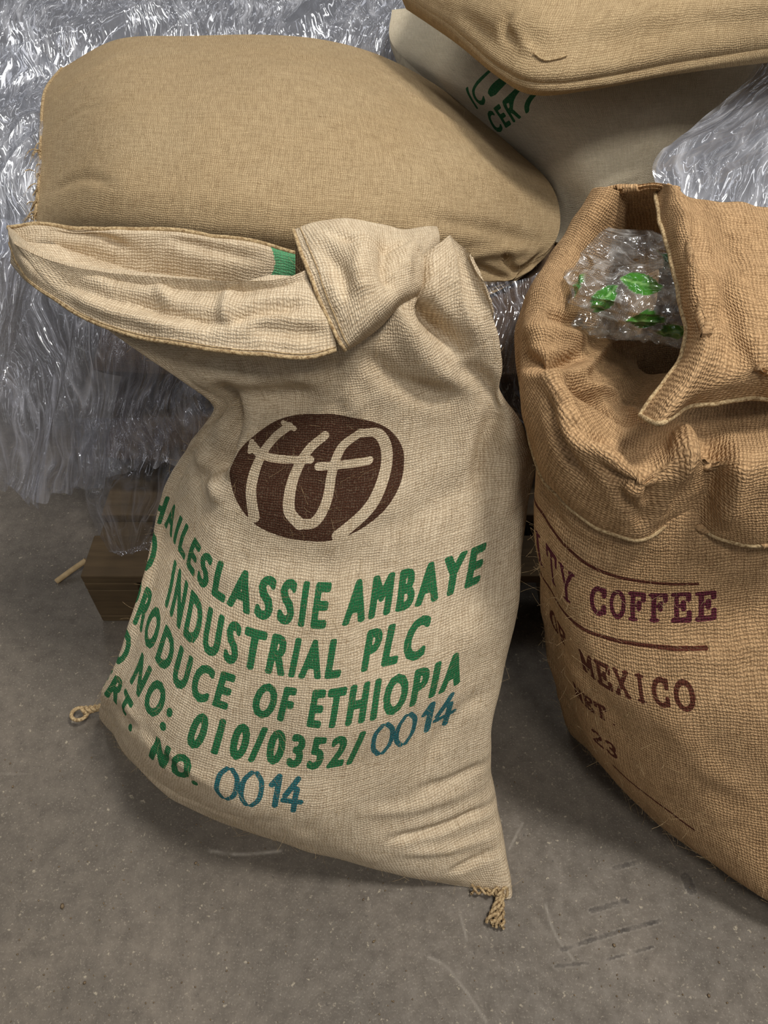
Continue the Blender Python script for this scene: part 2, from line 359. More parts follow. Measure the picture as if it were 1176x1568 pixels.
m=(np.abs((X-cs)/rx)**2.1+np.abs((Y-ctt)/ry)**2.1)<1; pr.A[m]=1; pr.C[Y>.09]=BR
lg=lambda pl:[(cs+(x-480)/1046,ctt+(730-y)/1130) for x,y in pl]
def taper(pl,w0,w1):
    L=dens(pl,20)
    for i in range(len(L)-1): pr.stroke(lg([tuple(L[i]),tuple(L[i+1])]),w0+(w1-w0)*i/(len(L)-1),0)
taper([(430,650),(408,672),(392,706),(388,755),(402,806)],.0070,.0092)
taper([(370,690),(388,704),(420,709),(474,706)],.0070,.0058)
taper([(492,664),(468,692),(452,738),(452,784),(470,806)],.0066,.0086)
taper([(470,806),(492,800),(506,768),(510,725),(520,684),(545,662)],.0078,.0064)
taper([(488,716),(526,712),(564,712)],.0060,.0060)
taper([(545,662),(572,668),(588,698),(588,736),(570,782),(530,822)],.0066,.0092)
taper([(548,700),(556,745),(552,770)],.0001,.0001)
for pl in [[(418,644),(440,654)],[(366,682),(370,702)]]: pr.stroke(lg(pl),.0042,0)
ss=st.copy(); ss[...,0]=np.where(ss[...,0]>.85,ss[...,0]-1.49,ss[...,0])
ink=pr.sample(ss)
nu=len(us); nv=len(vs)
cen=P[0].mean(0)
sack=empty('coffee_sack')
make_mesh('sack_body',P,grid_faces(nv,nu,True),M_front,st,ink,sack)
fibres('stray_fibres',P,out_normals(P),1500,M_twine,sack,1)
capP=np.stack([P[0]*(1-k)+cen*k for k in (0,.35,.7,.98)]); capP[...,2]=.0015
make_mesh('sack_base',capP,grid_faces(4,nu,True),M_front,arc_cloth(capP),noink(capP),sack)
def patch(name,ctrl,mat,parent,nu=160,nv=90,nz=.002,cr=(),thick=.003,mode='y',seed=5,sm=6,inkf=None,fr=(18,45)):
    K=Py if mode=='y' else Pz
    C=np.array([[K(*p) for p in r] for r in ctrl])
    P=surf(C,np.linspace(0,C.shape[1]-1,nu),np.linspace(0,C.shape[0]-1,nv)); P=smooth(P,sm)
    N=cam_normals(P); P=P+N*((vnoise(P*fr[0],seed)*nz+vnoise(P*fr[1],seed+1)*nz*.4)[...,None])
    if cr: P=crease(P,cam_normals(P),cr)
    P=smooth(P,3)
    cl=arc_cloth(P); ik=noink(P) if inkf is None else inkf(P,cl)
    n=normals(P); flip=((n*(np.array([0,0,H])-P)).sum(-1).mean()<0)
    ob=make_mesh(name,P,grid_faces(nv,nu,flip=flip),mat,cl,ik,parent)
    if thick: solid(ob,thick)
    return ob,P
hem=[(16,372,.872),(42,425,.815),(88,462,.775),(140,492,.742),(200,513,.718),(265,525,.700),(335,537,.690),(400,543,.685),(470,548,.690),(516,536,.70)]
crest=[(12,348,.885),(45,380,.845),(92,398,.825),(160,412,.80),(230,419,.79),(300,426,.785),(350,434,.777),(410,422,.785),(470,424,.78),(497,440,.775)]
inn=[(x+6,y+8,Y+.02) for x,y,Y in crest]
inn2=[(x+6,y+55,Y+.022) for x,y,Y in crest]
m1=[(a[0]*.8+b[0]*.2,a[1]*.8+b[1]*.2+2,a[2]*.8+b[2]*.2-.012) for a,b in zip(crest,hem)]
m2=[(a[0]*.45+b[0]*.55,a[1]*.45+b[1]*.55,a[2]*.45+b[2]*.55-.012) for a,b in zip(crest,hem)]
m3=[(a[0]*.12+b[0]*.88,a[1]*.12+b[1]*.88,a[2]*.12+b[2]*.88-.003) for a,b in zip(crest,hem)]
_,PC=patch('mouth_cuff_front',[inn2,inn,crest,m1,m2,m3,hem],M_front,sack,420,180,.004,
  [([(190,450),(260,475),(340,490)],-.016,.010),([(340,490),(400,470),(470,462)],-.016,.009),([(100,440),(170,480),(300,512)],.008,.010),([(60,400),(120,440),(200,462)],-.012,.010),([(380,500),(440,510),(500,515)],-.009,.009),([(350,440),(345,470),(340,490)],.013,.011),([(40,372),(70,400),(110,415)],-.014,.009),([(240,430),(250,450),(262,475)],.008,.010)])
def seam(name,P,row,r,mat,parent,off=.001):
    N=cam_normals(P); L=P[row]+N[row]*off
    return tube(name,[L[::2]],r,mat,parent)
seam('cuff_hem_roll',PC,-2,.0024,M_twine,sack,-.001)
seam('cuff_hem_stitch',PC,-16,.0007,M_twine,sack,.0004)
rc=[[(452,420,.895),(485,412,.895),(535,406,.895),(580,412,.90),(625,408,.90),(664,396,.91)],
[(452,372,.897),(485,362,.897),(535,356,.897),(580,362,.90),(625,368,.905),(664,362,.91)],
[(448,352,.875),(480,342,.873),(530,338,.872),(580,345,.872),(625,352,.88),(668,348,.90)],
[(458,382,.815),(500,374,.80),(545,368,.80),(590,372,.815),(632,372,.84),(672,362,.875)],
[(475,425,.768),(515,415,.76),(555,405,.762),(597,400,.778),(636,395,.81),(670,384,.86)],
[(497,478,.732),(530,462,.725),(565,446,.732),(602,430,.752),(638,418,.79),(668,405,.85)],
[(524,530,.70),(545,512,.703),(574,484,.715),(608,456,.74),(642,438,.785),(666,424,.85)],
[(530,538,.715),(556,522,.722),(584,498,.735),(616,470,.762),(648,450,.81),(668,436,.87)]]
_,PR=patch('mouth_cuff_side',rc,M_front,sack,220,240,.004,[([(490,370),(520,420),(530,470)],-.009,.01),([(560,350),(550,410),(560,450)],.010,.012),([(600,350),(590,400),(604,440)],-.014,.01),([(500,350),(560,365),(640,365)],-.008,.008),([(640,350),(625,390),(630,420)],.010,.01)])
N_=cam_normals(PR); tube('side_hem_roll',[(PR[66:215:2,1])],.0024,M_twine,sack); tube('side_hem_stitch',[(PR[70:212:2,16]+N_[70:212:2,16]*.0004)],.0007,M_twine,sack)
bw=[[(8,348,.905),(70,347,.905),(150,349,.90),(230,351,.905),(300,357,.91),(370,367,.915),(430,380,.92),(480,395,.93),(560,400,.94)],
[(22,354,.90),(75,354,.895),(150,358,.89),(230,362,.893),(300,368,.898),(370,378,.905),(430,392,.91),(480,407,.92),(560,422,.93)],
[(28,375,.885),(80,385,.885),(150,395,.885),(230,402,.885),(300,408,.885),(370,418,.89),(430,428,.90),(480,440,.91),(560,450,.92)],
[(60,420,.875),(100,445,.875),(150,460,.875),(230,475,.875),(300,485,.88),(370,490,.885),(430,495,.89),(480,495,.89),(560,495,.90)]]
def gink(P,cl):
    x,y,t=proj(P); k=np.zeros(P.shape[:2]+(4,)); k[...,:3]=(.10,.36,.17); u0=cl[...,0]; um=np.interp(412,x[30],cl[30,:,0]); vm=cl[12,0,1]
    k[...,3]=((u0>um+.008*np.sin(cl[...,1]*70))&(u0<um+.10)&(cl[...,1]>-1))*1.0; return k
_,PB=patch('mouth_back_wall',bw,M_front,sack,300,80,.004,[([(60,352),(140,365),(200,385)],-.008,.008),([(250,362),(330,385),(400,400)],-.008,.008)],inkf=gink)
tube('back_hem_roll',[PB[1,2:250:2]],.0028,M_twine,sack)
def tassel(name,base,dirs,parent,r=.0028,n=3,L=.05,seed=0):
    g=np.random.default_rng(seed); pl=[]
    for d in dirs:
        d=np.array(d,float); d/=np.linalg.norm(d); L2=L*g.uniform(.8,1.1)
        for k in range(n):
            ph=k*2*math.pi/n; a=np.cross(d,[0,0,1]); a/=np.linalg.norm(a)+1e-9; b=np.cross(d,a)
            pl.append([np.array(base)+d*L2*s+(a*math.cos(ph+s*9)+b*math.sin(ph+s*9))*.0032*(1+s*s) for s in np.linspace(0,1,14)])
    pl.append([np.array(base)+np.array([math.cos(q)*.009,math.sin(q*2)*.005,math.sin(q)*.007]) for q in np.linspace(0,2*math.pi*1.9,40)])
    pl=[[np.array([p[0],p[1],max(p[2],.004)]) for p in q] for q in pl]
    return tube(name,pl,r,mat=M_twine,parent=parent)
b1=Pz(158,1082,.03); b0=Pz(148,1090,.02)
tassel('corner_twine_left',b1,[(-1,-.1,-.25)],sack,.0035,3,.04,1)
lp=[b0+np.array([-.03+.014*math.cos(q),-.004+.012*math.sin(q),.0]) for q in np.linspace(0,2*math.pi,24)]
tube('corner_loop_left',[lp],.0035,M_twine,sack)
b2=Pz(768,1366,.012)
tassel('corner_twine_right',b2,[(-.5,-1.0,-.02),(-.15,-1.0,0)],sack,.0026,3,.055,2)
tassel('corner_twine_cross',Pz(755,1366,.012),[(-1,.12,0.)],sack,.002,2,.04,3)

# ================= RIGHT SACK
S2=[-.30,-.24,-.17,-.1,0,.1,.2,.3,.40]
rows2=[(.004,-.50,.22,[(872,1105),(905,1150),(950,1200),(1010,1258),(1080,1315),(1176,1388),(1270,1430),(1400,1420),(1500,1330)]),
(.08,-.41,.24,[(862,1070),(892,1128),(935,1185),(1000,1245),(1075,1306),(1170,1372),(1270,1404),(1400,1370),(1500,1280)]),
(.18,-.31,.26,[(850,1025),(872,1083),(912,1142),(975,1193),(1055,1238),(1160,1275),(1270,1290),(1400,1260),(1500,1180)]),
(.28,-.205,.26,[(840,972),(862,1030),(900,1085),(960,1130),(1045,1165),(1150,1180),(1260,1185),(1390,1155),(1490,1080)]),
(.37,-.11,.26,[(833,915),(852,965),(885,1022),(940,1060),(1030,1083),(1140,1090),(1250,1088),(1380,1050),(1480,980)]),
(.47,0,.25,[(826,828),(843,880),(875,922),(930,943),(1020,950),(1130,942),(1240,930),(1370,895),(1470,830)]),
(.54,.085,.24,[(822,745),(840,790),(880,835),(935,862),(1020,874),(1130,868),(1240,850),(1370,810),(1470,750)]),
(.60,.15,.22,[(826,690),(848,725),(892,765),(947,790),(1020,805),(1130,800),(1240,775),(1370,730),(1460,680)]),
(.64,.20,.20,[(840,650),(860,675),(905,700),(955,725),(1020,745),(1130,740),(1230,715),(1350,675),(1430,630)])]
ctrl=[]; sb2=[.52,.64,.76,.88,1.0,1.12,1.24]
for z,t,D,px in rows2:
    f=np.array([Pz(x,y,z) for x,y in px]); L,R=f[0],f[-1]; ch=L-R; n=np.array([ch[1],-ch[0],0.]); n/=np.linalg.norm(n)
    if n[1]<0: n=-n
    ctrl.append(np.concatenate([f,[R+ch*k+n*D*math.sin(math.pi*k)**.6 for k in np.linspace(0,1,9)[1:-1]]]))
C=np.array(ctrl)
us=np.concatenate([np.linspace(0,8,461)[:-1],np.linspace(8,16,80,endpoint=False)]); vs=np.linspace(0,len(rows2)-1,520)
P=surf(C,us,vs,True); si=np.interp(us,np.arange(17),S2+sb2+[1.36]); ti=np.interp(vs,np.arange(len(rows2)),[r[1] for r in rows2])
ti=smooth(np.repeat(ti[:,None],3,1),60)[:,1]; SS,TT=np.meshgrid(si,ti); st=np.stack([SS,TT],-1)
P=smooth(P,20,True); N=out_normals(P); P=P+N*(vnoise(P*7,11)*.006+vnoise(P*16,12)*.003+vnoise(P*38,13)*.0009)[...,None]
P=crease(P,out_normals(P),[([(840,960),(900,1050),(960,1140)],-.004,.02),([(1000,1000),(1080,1010),(1170,990)],.004,.02),([(1020,1100),(1080,1180),(1170,1240)],.005,.02),([(830,760),(870,820),(930,850)],-.005,.01)])
P[...,2]=np.maximum(P[...,2],.002)
PUR=(.095,.012,.030); MAR=(.095,.024,.016)
pr=Print(-.34,.2,-.42,.12); pr.C[:]=MAR; pr.color(-.3,.2,-.012,.05,PUR)
def arc(cx,cy,rx,ry,a0,a1,n=14): return [(cx+rx*math.cos(math.radians(a)),cy+ry*math.sin(math.radians(a))) for a in np.linspace(a0,a1,n)]
GL={'C':[arc(.5,.5,.42,.48,50,310),[(.80,.72),(.80,.95)],[(.80,.08),(.80,.3)]],'O':[arc(.5,.5,.42,.48,0,360)],
'F':[[(.25,0),(.25,1)],[(.08,1),(.88,1),(.88,.75)],[(.25,.52),(.62,.52)],[(.62,.40),(.62,.64)],[(.06,0),(.48,0)]],
'E':[[(.25,0),(.25,1)],[(.08,1),(.86,1),(.86,.76)],[(.25,.52),(.60,.52)],[(.60,.40),(.60,.64)],[(.08,0),(.88,0),(.88,.26)]],
'T':[[(.5,0),(.5,1)],[(.08,.74),(.08,1),(.92,1),(.92,.74)],[(.3,0),(.7,0)]],'Y':[[(.5,0),(.5,.45),(.15,1)],[(.5,.45),(.85,1)],[(.3,0),(.7,0)],[(.0,1),(.32,1)],[(.68,1),(1,1)]],
'M':[[(.15,0),(.15,1),(.5,.3),(.85,1),(.85,0)],[(.02,0),(.3,0)],[(.7,0),(.98,0)],[(.02,1),(.18,1)],[(.82,1),(.98,1)]],
'X':[[(.12,0),(.88,1)],[(.12,1),(.88,0)],[(0,0),(.28,0)],[(.72,0),(1,0)],[(0,1),(.28,1)],[(.72,1),(1,1)]],
'I':[[(.5,0),(.5,1)],[(.3,0),(.7,0)],[(.3,1),(.7,1)]],'N':[[(.18,0),(.18,1),(.82,0),(.82,1)],[(.02,0),(.34,0)],[(.68,1),(.98,1)],[(.02,1),(.2,1)]],
'.':[[(.3,.02),(.34,.02)]],'3':[arc(.45,.74,.32,.25,150,-90),arc(.45,.25,.36,.26,90,-150)],'2':[arc(.45,.72,.34,.27,160,-30),[(.74,.58),(.12,0),(.85,0)]],' ':[]}
def serif(txt,a,b,base,h,w=.0034):
    p=(b-a)/len(txt)
    for i,c in enumerate(txt):
        for pl in GL[c]:
            q=[(a+i*p+x*p*.82,base+y*h) for x,y in pl]; curved=len(q)>6
            pr.stroke(q,w if not(len(q)==2 and abs(q[0][1]-q[1][1])<1e-6) else w*.6,1,sm=curved)
serif("ITY",-.285,-.155,-.002,.044); serif("COFFEE",-.128,.078,-.002,.040,.0038)
serif("OF",-.252,-.195,-.11,.036); serif("MEXICO",-.165,.040,-.112,.036,.0036)
serif("NET.",-.195,-.105,-.20,.032,.003); serif("23",-.17,-.12,-.288,.032,.003)
pr.stroke([(-.31,.085),(-.2,.078),(-.1,.066),(.045,.058)],.0028); pr.stroke([(-.31,-.03),(-.15,-.034),(.055,-.038)],.0028); pr.stroke([(-.14,-.325),(-.06,-.335),(0,-.35)],.0022)
rs=empty('coffee_sack'); 
make_mesh('sack_body',P,grid_faces(len(vs),len(us),True),M_right,st,pr.sample(st),rs)
fibres('stray_fibres',P,out_normals(P),1300,M_twine,rs,2,L=.017,r=.0002)
row0=[(905,330,.66),(850,400,.64),(806,480,.62),(795,570,.60),(808,660,.595),(836,738,.59),(890,790,.588),(975,826,.59),(1035,802,.60),(1110,828,.59),(1190,836,.59),(1330,790,.60)]
rowm=[(925,340,.64),(870,410,.63),(830,490,.62),(818,575,.61),(832,650,.60),(860,715,.595),(905,765,.595),(978,800,.595),(1035,785,.60),(1110,800,.60),(1190,805,.60),(1330,770,.61)]
row1=[(905,310,.72),(850,385,.70),(800,475,.68),(793,550,.67),(812,630,.66),(845,695,.655),(900,745,.65),(975,775,.65),(1035,752,.655),(1110,770,.65),(1190,775,.65),(1330,730,.66)]
row2=[(915,292,.80),(870,365,.76),(828,440,.74),(818,520,.72),(842,585,.71),(875,640,.70),(920,690,.695),(985,730,.69),(1040,700,.70),(1110,705,.70),(1190,705,.70),(1330,660,.71)]
row3=[(950,295,.80),(900,390,.745),(865,460,.73),(862,530,.71),(885,585,.69),(905,625,.675),(935,655,.665),(985,680,.665),(1040,655,.685),(1110,655,.69),(1190,650,.70),(1330,600,.71)]
row4=[(985,330,.70),(960,420,.65),(925,480,.65),(925,540,.64),(940,580,.64),(950,610,.64),(965,620,.64),(1000,620,.655),(1050,610,.66),(1110,600,.67),(1190,590,.68),(1330,550,.69)]
row5=[(1010,420,.60),(1000,470,.57),(980,520,.58),(975,555,.60),(985,570,.61),(1000,575,.62),(1015,575,.63),(1040,575,.64),(1070,575,.65),(1110,570,.66),(1190,560,.67),(1330,530,.68)]
_,PK=patch('rolled_collar',[rowm,row0,row1,row2,row3,row4,row5],M_right,rs,460,280,.006,
 [([(797,548),(840,553),(905,545)],-.030,.010),([(800,500),(840,505),(900,515)],.014,.014),([(830,470),(870,490),(920,500)],-.014,.010),([(880,585),(915,615),(950,640)],-.040,.013),([(885,570),(910,545),(940,520)],.018,.010),([(893,592),(940,602),(995,640)],.018,.010),([(850,610),(890,680),(960,712)],.014,.016),([(900,700),(960,742),(1035,700)],-.018,.009),
  ([(1042,650),(1048,710),(1010,790)],.024,.014),([(1075,660),(1092,730),(1060,805)],-.028,.016),([(1000,740),(1000,780),(975,815)],-.010,.010),([(930,730),(955,770),(985,800)],-.010,.009),([(1130,700),(1125,750),(1110,815)],.012,.016),([(830,600),(850,670),(890,735)],-.012,.010),([(860,640),(900,665),(940,672)],-.010,.008),([(840,560),(850,590),(880,620)],.010,.012)],mode='z',thick=.005,fr=(14,34))
seam('collar_hem_roll',PK,46,.003,M_twine,rs,0)
fl=[[(1000,280),(1030,284),(1064,304),(1120,312),(1200,316),(1330,320)],[(1012,340),(1052,335),(1085,355),(1140,375),(1220,380),(1340,380)],[(1028,400),(1066,400),(1096,420),(1150,435),(1230,440),(1350,440)],[(1042,460),(1076,462),(1108,480),(1160,500),(1240,505),(1360,500)],[(1052,515),(1078,524),(1115,540),(1168,560),(1250,560),(1370,550)],[(1025,570),(1055,585),(1098,590),(1172,585),(1255,590),(1380,580)],[(980,640),(1010,650),(1052,626),(1150,612),(1250,606),(1380,600)]]
zz=[.82,.82,.815,.80,.785,.765,.735]; bul=[-.016,.014,-.002,.002,-.01,-.03]
_,PF=patch('mouth_flap',[[(x,y,zz[i]+bul[j]) for j,(x,y) in enumerate(r)] for i,r in enumerate(fl)],M_right,rs,240,260,.005,[([(1066,320),(1086,420),(1095,510)],-.014,.012),([(1100,330),(1130,400),(1176,450)],-.006,.015),([(1120,520),(1150,560),(1176,570)],-.008,.012)],mode='z',thick=.006,sm=12)
N_=cam_normals(PF); tube('flap_hem_roll',[list(PF[2:258:3,1])+list(PF[-2,2:238:3])],.003,M_twine,rs)
patch('mouth_back_wall',[[(910,296,.80),(940,290,.808),(970,286,.812),(1003,279,.82),(1040,286,.82)],[(918,305,.79),(945,300,.795),(972,297,.80),(1003,292,.81),(1040,300,.81)],[(930,370,.70),(950,365,.70),(980,360,.70),(1010,355,.71),(1050,350,.72)],[(940,430,.64),(960,430,.64),(990,420,.64),(1015,410,.64),(1060,400,.66)]],M_right,rs,90,90,.004,mode='z',thick=.005)

# plastic bag with leaf print
def bagmat():
    N=NT('clear_plastic_bag'); g=N.n('ShaderNodeTexCoord').outputs['Object']
    a=N.noise(g,20,1,.5,.8); b=N.noise(g,44,1,.5,1.0); nm=N.bump(N.M('ADD',a,N.M('MULTIPLY',b,.4)),.03,1); ia=N.n('ShaderNodeAttribute',attribute_name='ink')
    p=N.bsdf(N.mix(ia.outputs['Alpha'],(.70,.68,.64,1),ia.outputs['Color']),.1,1.0,normal=nm); t=N.n('ShaderNodeBsdfTransparent'); t.inputs[0].default_value=(.9,.9,.88,1)
    r=N.M('SUBTRACT',1,N.M('MULTIPLY',N.M('ABSOLUTE',N.M('SUBTRACT',a,.5)),18),clamp=True)
    r2=N.M('SUBTRACT',1,N.M('MULTIPLY',N.M('ABSOLUTE',N.M('SUBTRACT',b,.5)),14),clamp=True)
    fac=N.M('MAXIMUM',N.M('MULTIPLY',ia.outputs['Alpha'],.92),N.M('ADD',N.M('MULTIPLY_ADD',r,.22,.10),N.M('MULTIPLY',r2,.06))); m=N.n('ShaderNodeMixShader'); N.l(fac,m.inputs[0]); N.l(t.outputs[0],m.inputs[1]); N.l(p.outputs[0],m.inputs[2])
    gg=N.n('ShaderNodeBsdfGlossy'); gg.inputs['Roughness'].default_value=.06; N.l(nm,gg.inputs['Normal']); m2=N.n('ShaderNodeMixShader'); m2.inputs[0].default_value=.08; N.l(m.outputs[0],m2.inputs[1]); N.l(gg.outputs[0],m2.inputs[2])
    N.l(m2.outputs[0],N.out.inputs[0]); return N.m
c=Pz(962,440,.715); nu,nv=200,140
th=np.linspace(0,2*math.pi,nu,endpoint=False); ph=np.linspace(-math.pi/2+.02,math.pi/2-.02,nv); TH_,PH=np.meshgrid(th,ph)
D=np.stack([np.cos(PH)*np.cos(TH_),np.cos(PH)*np.sin(TH_),np.sin(PH)],-1)
rad=1+.30*vnoise(D*1.7+5,21)+.18*(1-2*np.abs(vnoise(D*2.6+3,22)))+.06*(1-2*np.abs(vnoise(D*6,23)))+.015*vnoise(D*14,24)
sg=lambda x:np.sign(x)*np.abs(x)**.8
P=c+sg(D)*rad[...,None]*np.array([.098,.092,.048])
ik=np.zeros(P.shape[:2]+(4,)); ik[...,:3]=(.045,.20,.022)
for (a,b,L,w,an) in [(985,432,.028,.015,-.1),(922,463,.020,.013,1.2),(990,492,.026,.012,0),(1022,395,.020,.010,1.4),(878,440,.016,.007,-1.0),(1028,512,.018,.009,0.3)]:
    q=lift(P,[(a,b)])[0]; nq=(q-c)/np.linalg.norm(q-c); e1=np.cross(nq,[0,0,1]); e1/=np.linalg.norm(e1); e2=np.cross(nq,e1)
    r1=math.cos(an)*e1+math.sin(an)*e2; r2=-math.sin(an)*e1+math.cos(an)*e2
    dd=P-q; l1=(dd@r1)/L; l2=(dd@r2)/w; m=(np.abs(l2)<(1-l1**2))&(np.abs(l1)<1)&(np.abs(dd@nq)<.03); ik[m,3]=1; ik[m&(np.abs(l2)<.1),:3]=(.20,.42,.12)
make_mesh('plastic_bag',P,grid_faces(nv,nu,True),bagmat(),arc_cloth(P),ik,rs)

# ================= LYING SACKS
def pillow(name,ctrl,mat,nu=300,nv=220,cr=(),seed=30,depth=.14,inkf=None,n1=.008):
    C=np.array([[Pz(*p) for p in r] for r in ctrl])
    P=surf(C,np.linspace(0,C.shape[1]-1,nu),np.linspace(0,C.shape[0]-1,nv)); P=smooth(P,25)
    u=np.linspace(0,1,nu)[None]; v=np.linspace(0,1,nv)[:,None]
    w=(np.sin(math.pi*u)**.5*np.sin(math.pi*v)**.5)
    N=cam_normals(P); Pt=P+N*(w*(vnoise(P*5,seed)*n1+vnoise(P*13,seed+1)*.0035+vnoise(P*34,seed+2)*.0008))[...,None]
    if cr: Pt=crease(Pt,cam_normals(Pt),cr); Pt=smooth(Pt,2)
    cl=arc_cloth(Pt)
    zc=(1-u)[...,None]*P[:,:1]+u[...,None]*P[:,-1:]; zr=(1-v)[...,None]*P[:1]+v[...,None]*P[-1:]
    Pb=Pt.copy(); ze=(zc[...,2]+zr[...,2])/2; wb=np.clip(w*1.4,0,1)
    Pb[...,2]=Pt[...,2]*(1-wb)+(np.minimum(ze,Pt[...,2])-depth)*wb
    e=empty(name); ob=make_mesh('sack_body',np.concatenate([Pt.reshape(-1,3),Pb.reshape(-1,3)]),np.concatenate([grid_faces(nv,nu),grid_faces(nv,nu,off=nu*nv,flip=True)]),mat,np.concatenate([cl.reshape(-1,2)]*2),np.concatenate([(noink(Pt) if inkf is None else inkf(Pt,cl)).reshape(-1,4),np.zeros((nu*nv,4))]),e)
    return e,Pt
tan=[[(95,104,.66),(180,60,.70),(290,55,.71),(400,53,.71),(490,60,.71),(575,82,.69),(655,122,.66),(725,172,.62)],
[(68,140,.66),(170,105,.73),(290,100,.745),(400,100,.75),(500,110,.745),(595,135,.73),(695,180,.69),(790,230,.60)],
[(62,195,.64),(160,180,.73),(280,180,.75),(400,182,.755),(510,192,.75),(620,215,.73),(735,245,.685),(838,275,.58)],
[(60,250,.62),(150,255,.70),(270,262,.72),(390,268,.725),(510,278,.72),(630,290,.70),(750,305,.655),(857,322,.56)],
[(56,305,.60),(145,325,.65),(260,338,.67),(380,348,.675),(500,356,.67),(620,362,.655),(740,368,.61),(848,372,.54)],
[(50,345,.57),(140,378,.58),(250,395,.58),(370,410,.58),(490,420,.58),(600,428,.56),(700,432,.54),(785,428,.52)]]
e1,PT=pillow('coffee_sack',tan,M_tan,360,300,[([(560,90),(660,160),(760,230)],.006,.02),([(640,330),(740,350),(830,370)],-.008,.014),([(700,400),(760,390),(820,385)],.008,.012),([(90,140),(150,100),(220,75)],-.008,.015),([(150,320),(350,335),(500,345)],-.004,.02),([(775,395),(800,415),(835,390)],-.020,.008),([(730,410),(770,425),(790,430)],-.012,.008),([(80,200),(110,170),(150,160)],-.005,.012),([(75,290),(120,270),(170,280)],-.006,.012)],depth=.12)
fibres('stray_fibres',PT,cam_normals(PT),900,M_twine,e1,4)
g=np.random.default_rng(3); pl=[]
for i in range(50):
    r=int(g.uniform(150,285)); b=PT[r,2]; dd=np.array([g.uniform(-.035,.006),g.uniform(-.03,0),g.uniform(-.03,.015)])
    pl.append([b+dd*s+np.array([0,0,-.012*s*s+.008*math.sin(3*s+i)]) for s in np.linspace(0,1,8)])
tube('seam_fringe',pl,.0009,M_twine,e1)
tube('seam_roll',[PT[4:296:3,1]],.004,M_twine,e1)
cream=[[(600,15,.70),(700,5,.73),(850,0,.745),(1000,0,.745),(1150,0,.74),(1300,0,.70)],
[(598,62,.67),(700,72,.71),(840,82,.735),(1000,80,.74),(1150,72,.73),(1300,70,.68)],
[(640,110,.645),(735,138,.69),(855,150,.71),(1000,145,.715),(1140,135,.70),(1290,140,.65)],
[(735,190,.61),(800,203,.64),(890,210,.67),(1000,205,.67),(1120,195,.65),(1260,200,.61)],
[(820,265,.56),(852,280,.58),(912,288,.60),(990,278,.60),(1080,265,.58),(1210,280,.55)],
[(850,370,.47),(875,375,.47),(925,370,.48),(990,355,.48),(1060,340,.48),(1190,350,.46)]]
def cink(P,cl):
    q=lift(P,[(752,214),(808,170)]); e=q[1]-q[0]; e/=np.linalg.norm(e)
    NN=cam_normals(P); i=np.unravel_index(((P-q[0])**2).sum(-1).argmin(),P.shape[:2]); nn=NN[i]; n=np.cross(nn,e); n/=np.linalg.norm(n)
    pr=Print(-.06,.3,-.1,.2); pr.C[:]=G
    pr.text("CERT",.008,.150,.0,.050,.0022,0,1.25); pr.text("ICO",-.014,.090,.064,.050,.0022,0,1.25); pr.text("NO",.11,.19,.064,.050,.0022,0,1.25); pr.text("ECO",.030,.140,.128,.050,.0022,0,1.25)
    s=np.stack([(P-q[0])@e,(P-q[0])@n],-1); return pr.sample(s)
e2,_=pillow('coffee_sack',cream,M_cream,620,460,[([(860,240),(950,230),(1020,180)],-.006,.015),([(880,330),(930,290),(1000,260)],.004,.012)],seed=40,inkf=cink)
top=[[(700,-160,.90),(780,-160,.92),(850,-160,.93),(920,-160,.93),(1000,-160,.93),(1100,-160,.92),(1200,-160,.91),(1330,-160,.9)],
[(660,-90,.89),(740,-90,.93),(830,-95,.945),(910,-95,.95),(1000,-100,.955),(1100,-105,.955),(1200,-105,.95),(1340,-100,.92)],
[(622,-40,.86),(710,-20,.89),(790,0,.905),(870,5,.91),(960,-5,.918),(1080,-20,.925),(1200,-25,.925),(1340,-30,.90)],
[(612,-20,.84),(698,28,.85),(772,62,.86),(845,76,.865),(930,65,.872),(1060,45,.88),(1190,35,.88),(1340,20,.87)],
[(616,0,.82),(694,50,.825),(762,98,.83),(822,120,.832),(915,112,.838),(1050,85,.848),(1190,70,.848),(1330,60,.84)],
[(622,14,.80),(696,64,.80),(760,116,.80),(815,145,.80),(900,138,.805),(1040,112,.815),(1190,94,.815),(1330,85,.81)]]
e3,PP=pillow('coffee_sack',top,M_tan,360,220,[([(778,15),(768,45),(782,70)],-.010,.012),([(700,20),(745,60),(780,100)],-.005,.014),([(790,50),(800,70),(815,82)],.006,.010)],seed=50,depth=.01)
L=lift(PP,[(812,84),(830,90),(850,88),(865,82)]); tube('repair_stitch',[dens(L+np.array([0,-.002,.002]),6)],.0015,M_twine,e3)
def world_pillow(name,cx,cy,z0,z1,lx,ly,mat,seed):
    nu,nv=120,90; u=np.linspace(-1,1,nu)[None]; v=np.linspace(-1,1,nv)[:,None]
    e=(1-np.abs(u)**3.2)**.42*(1-np.abs(v)**3.2)**.42
    zc=(z0+z1)/2; hh=(z1-z0)/2
    X=cx+lx/2*u*(1-.05*v**2)+0*v; Y=cy+ly/2*v*(1-.06*u**2)
    Pt=np.stack([X,Y,zc+hh*e],-1); Pb=np.stack([X,Y,zc-hh*e],-1)
    Pt[...,2]+=e*vnoise(Pt*7,seed)*.008
    em=empty(name); cl=arc_cloth(Pt)
    make_mesh('sack_body',np.concatenate([Pt.reshape(-1,3),Pb.reshape(-1,3)]),np.concatenate([grid_faces(nv,nu),grid_faces(nv,nu,off=nu*nv,flip=True)]),mat,np.concatenate([cl.reshape(-1,2)]*2),np.zeros((2*nu*nv,4)),em)
M_dark=jute('jute_shaded',srgb(96,78,62),srgb(46,36,27),pitch=.0034)  # shade behind the film is put into the lower sacks' jute colour
world_pillow('coffee_sack',-.08,1.42,.16,.34,.98,.80,M_dark,61)
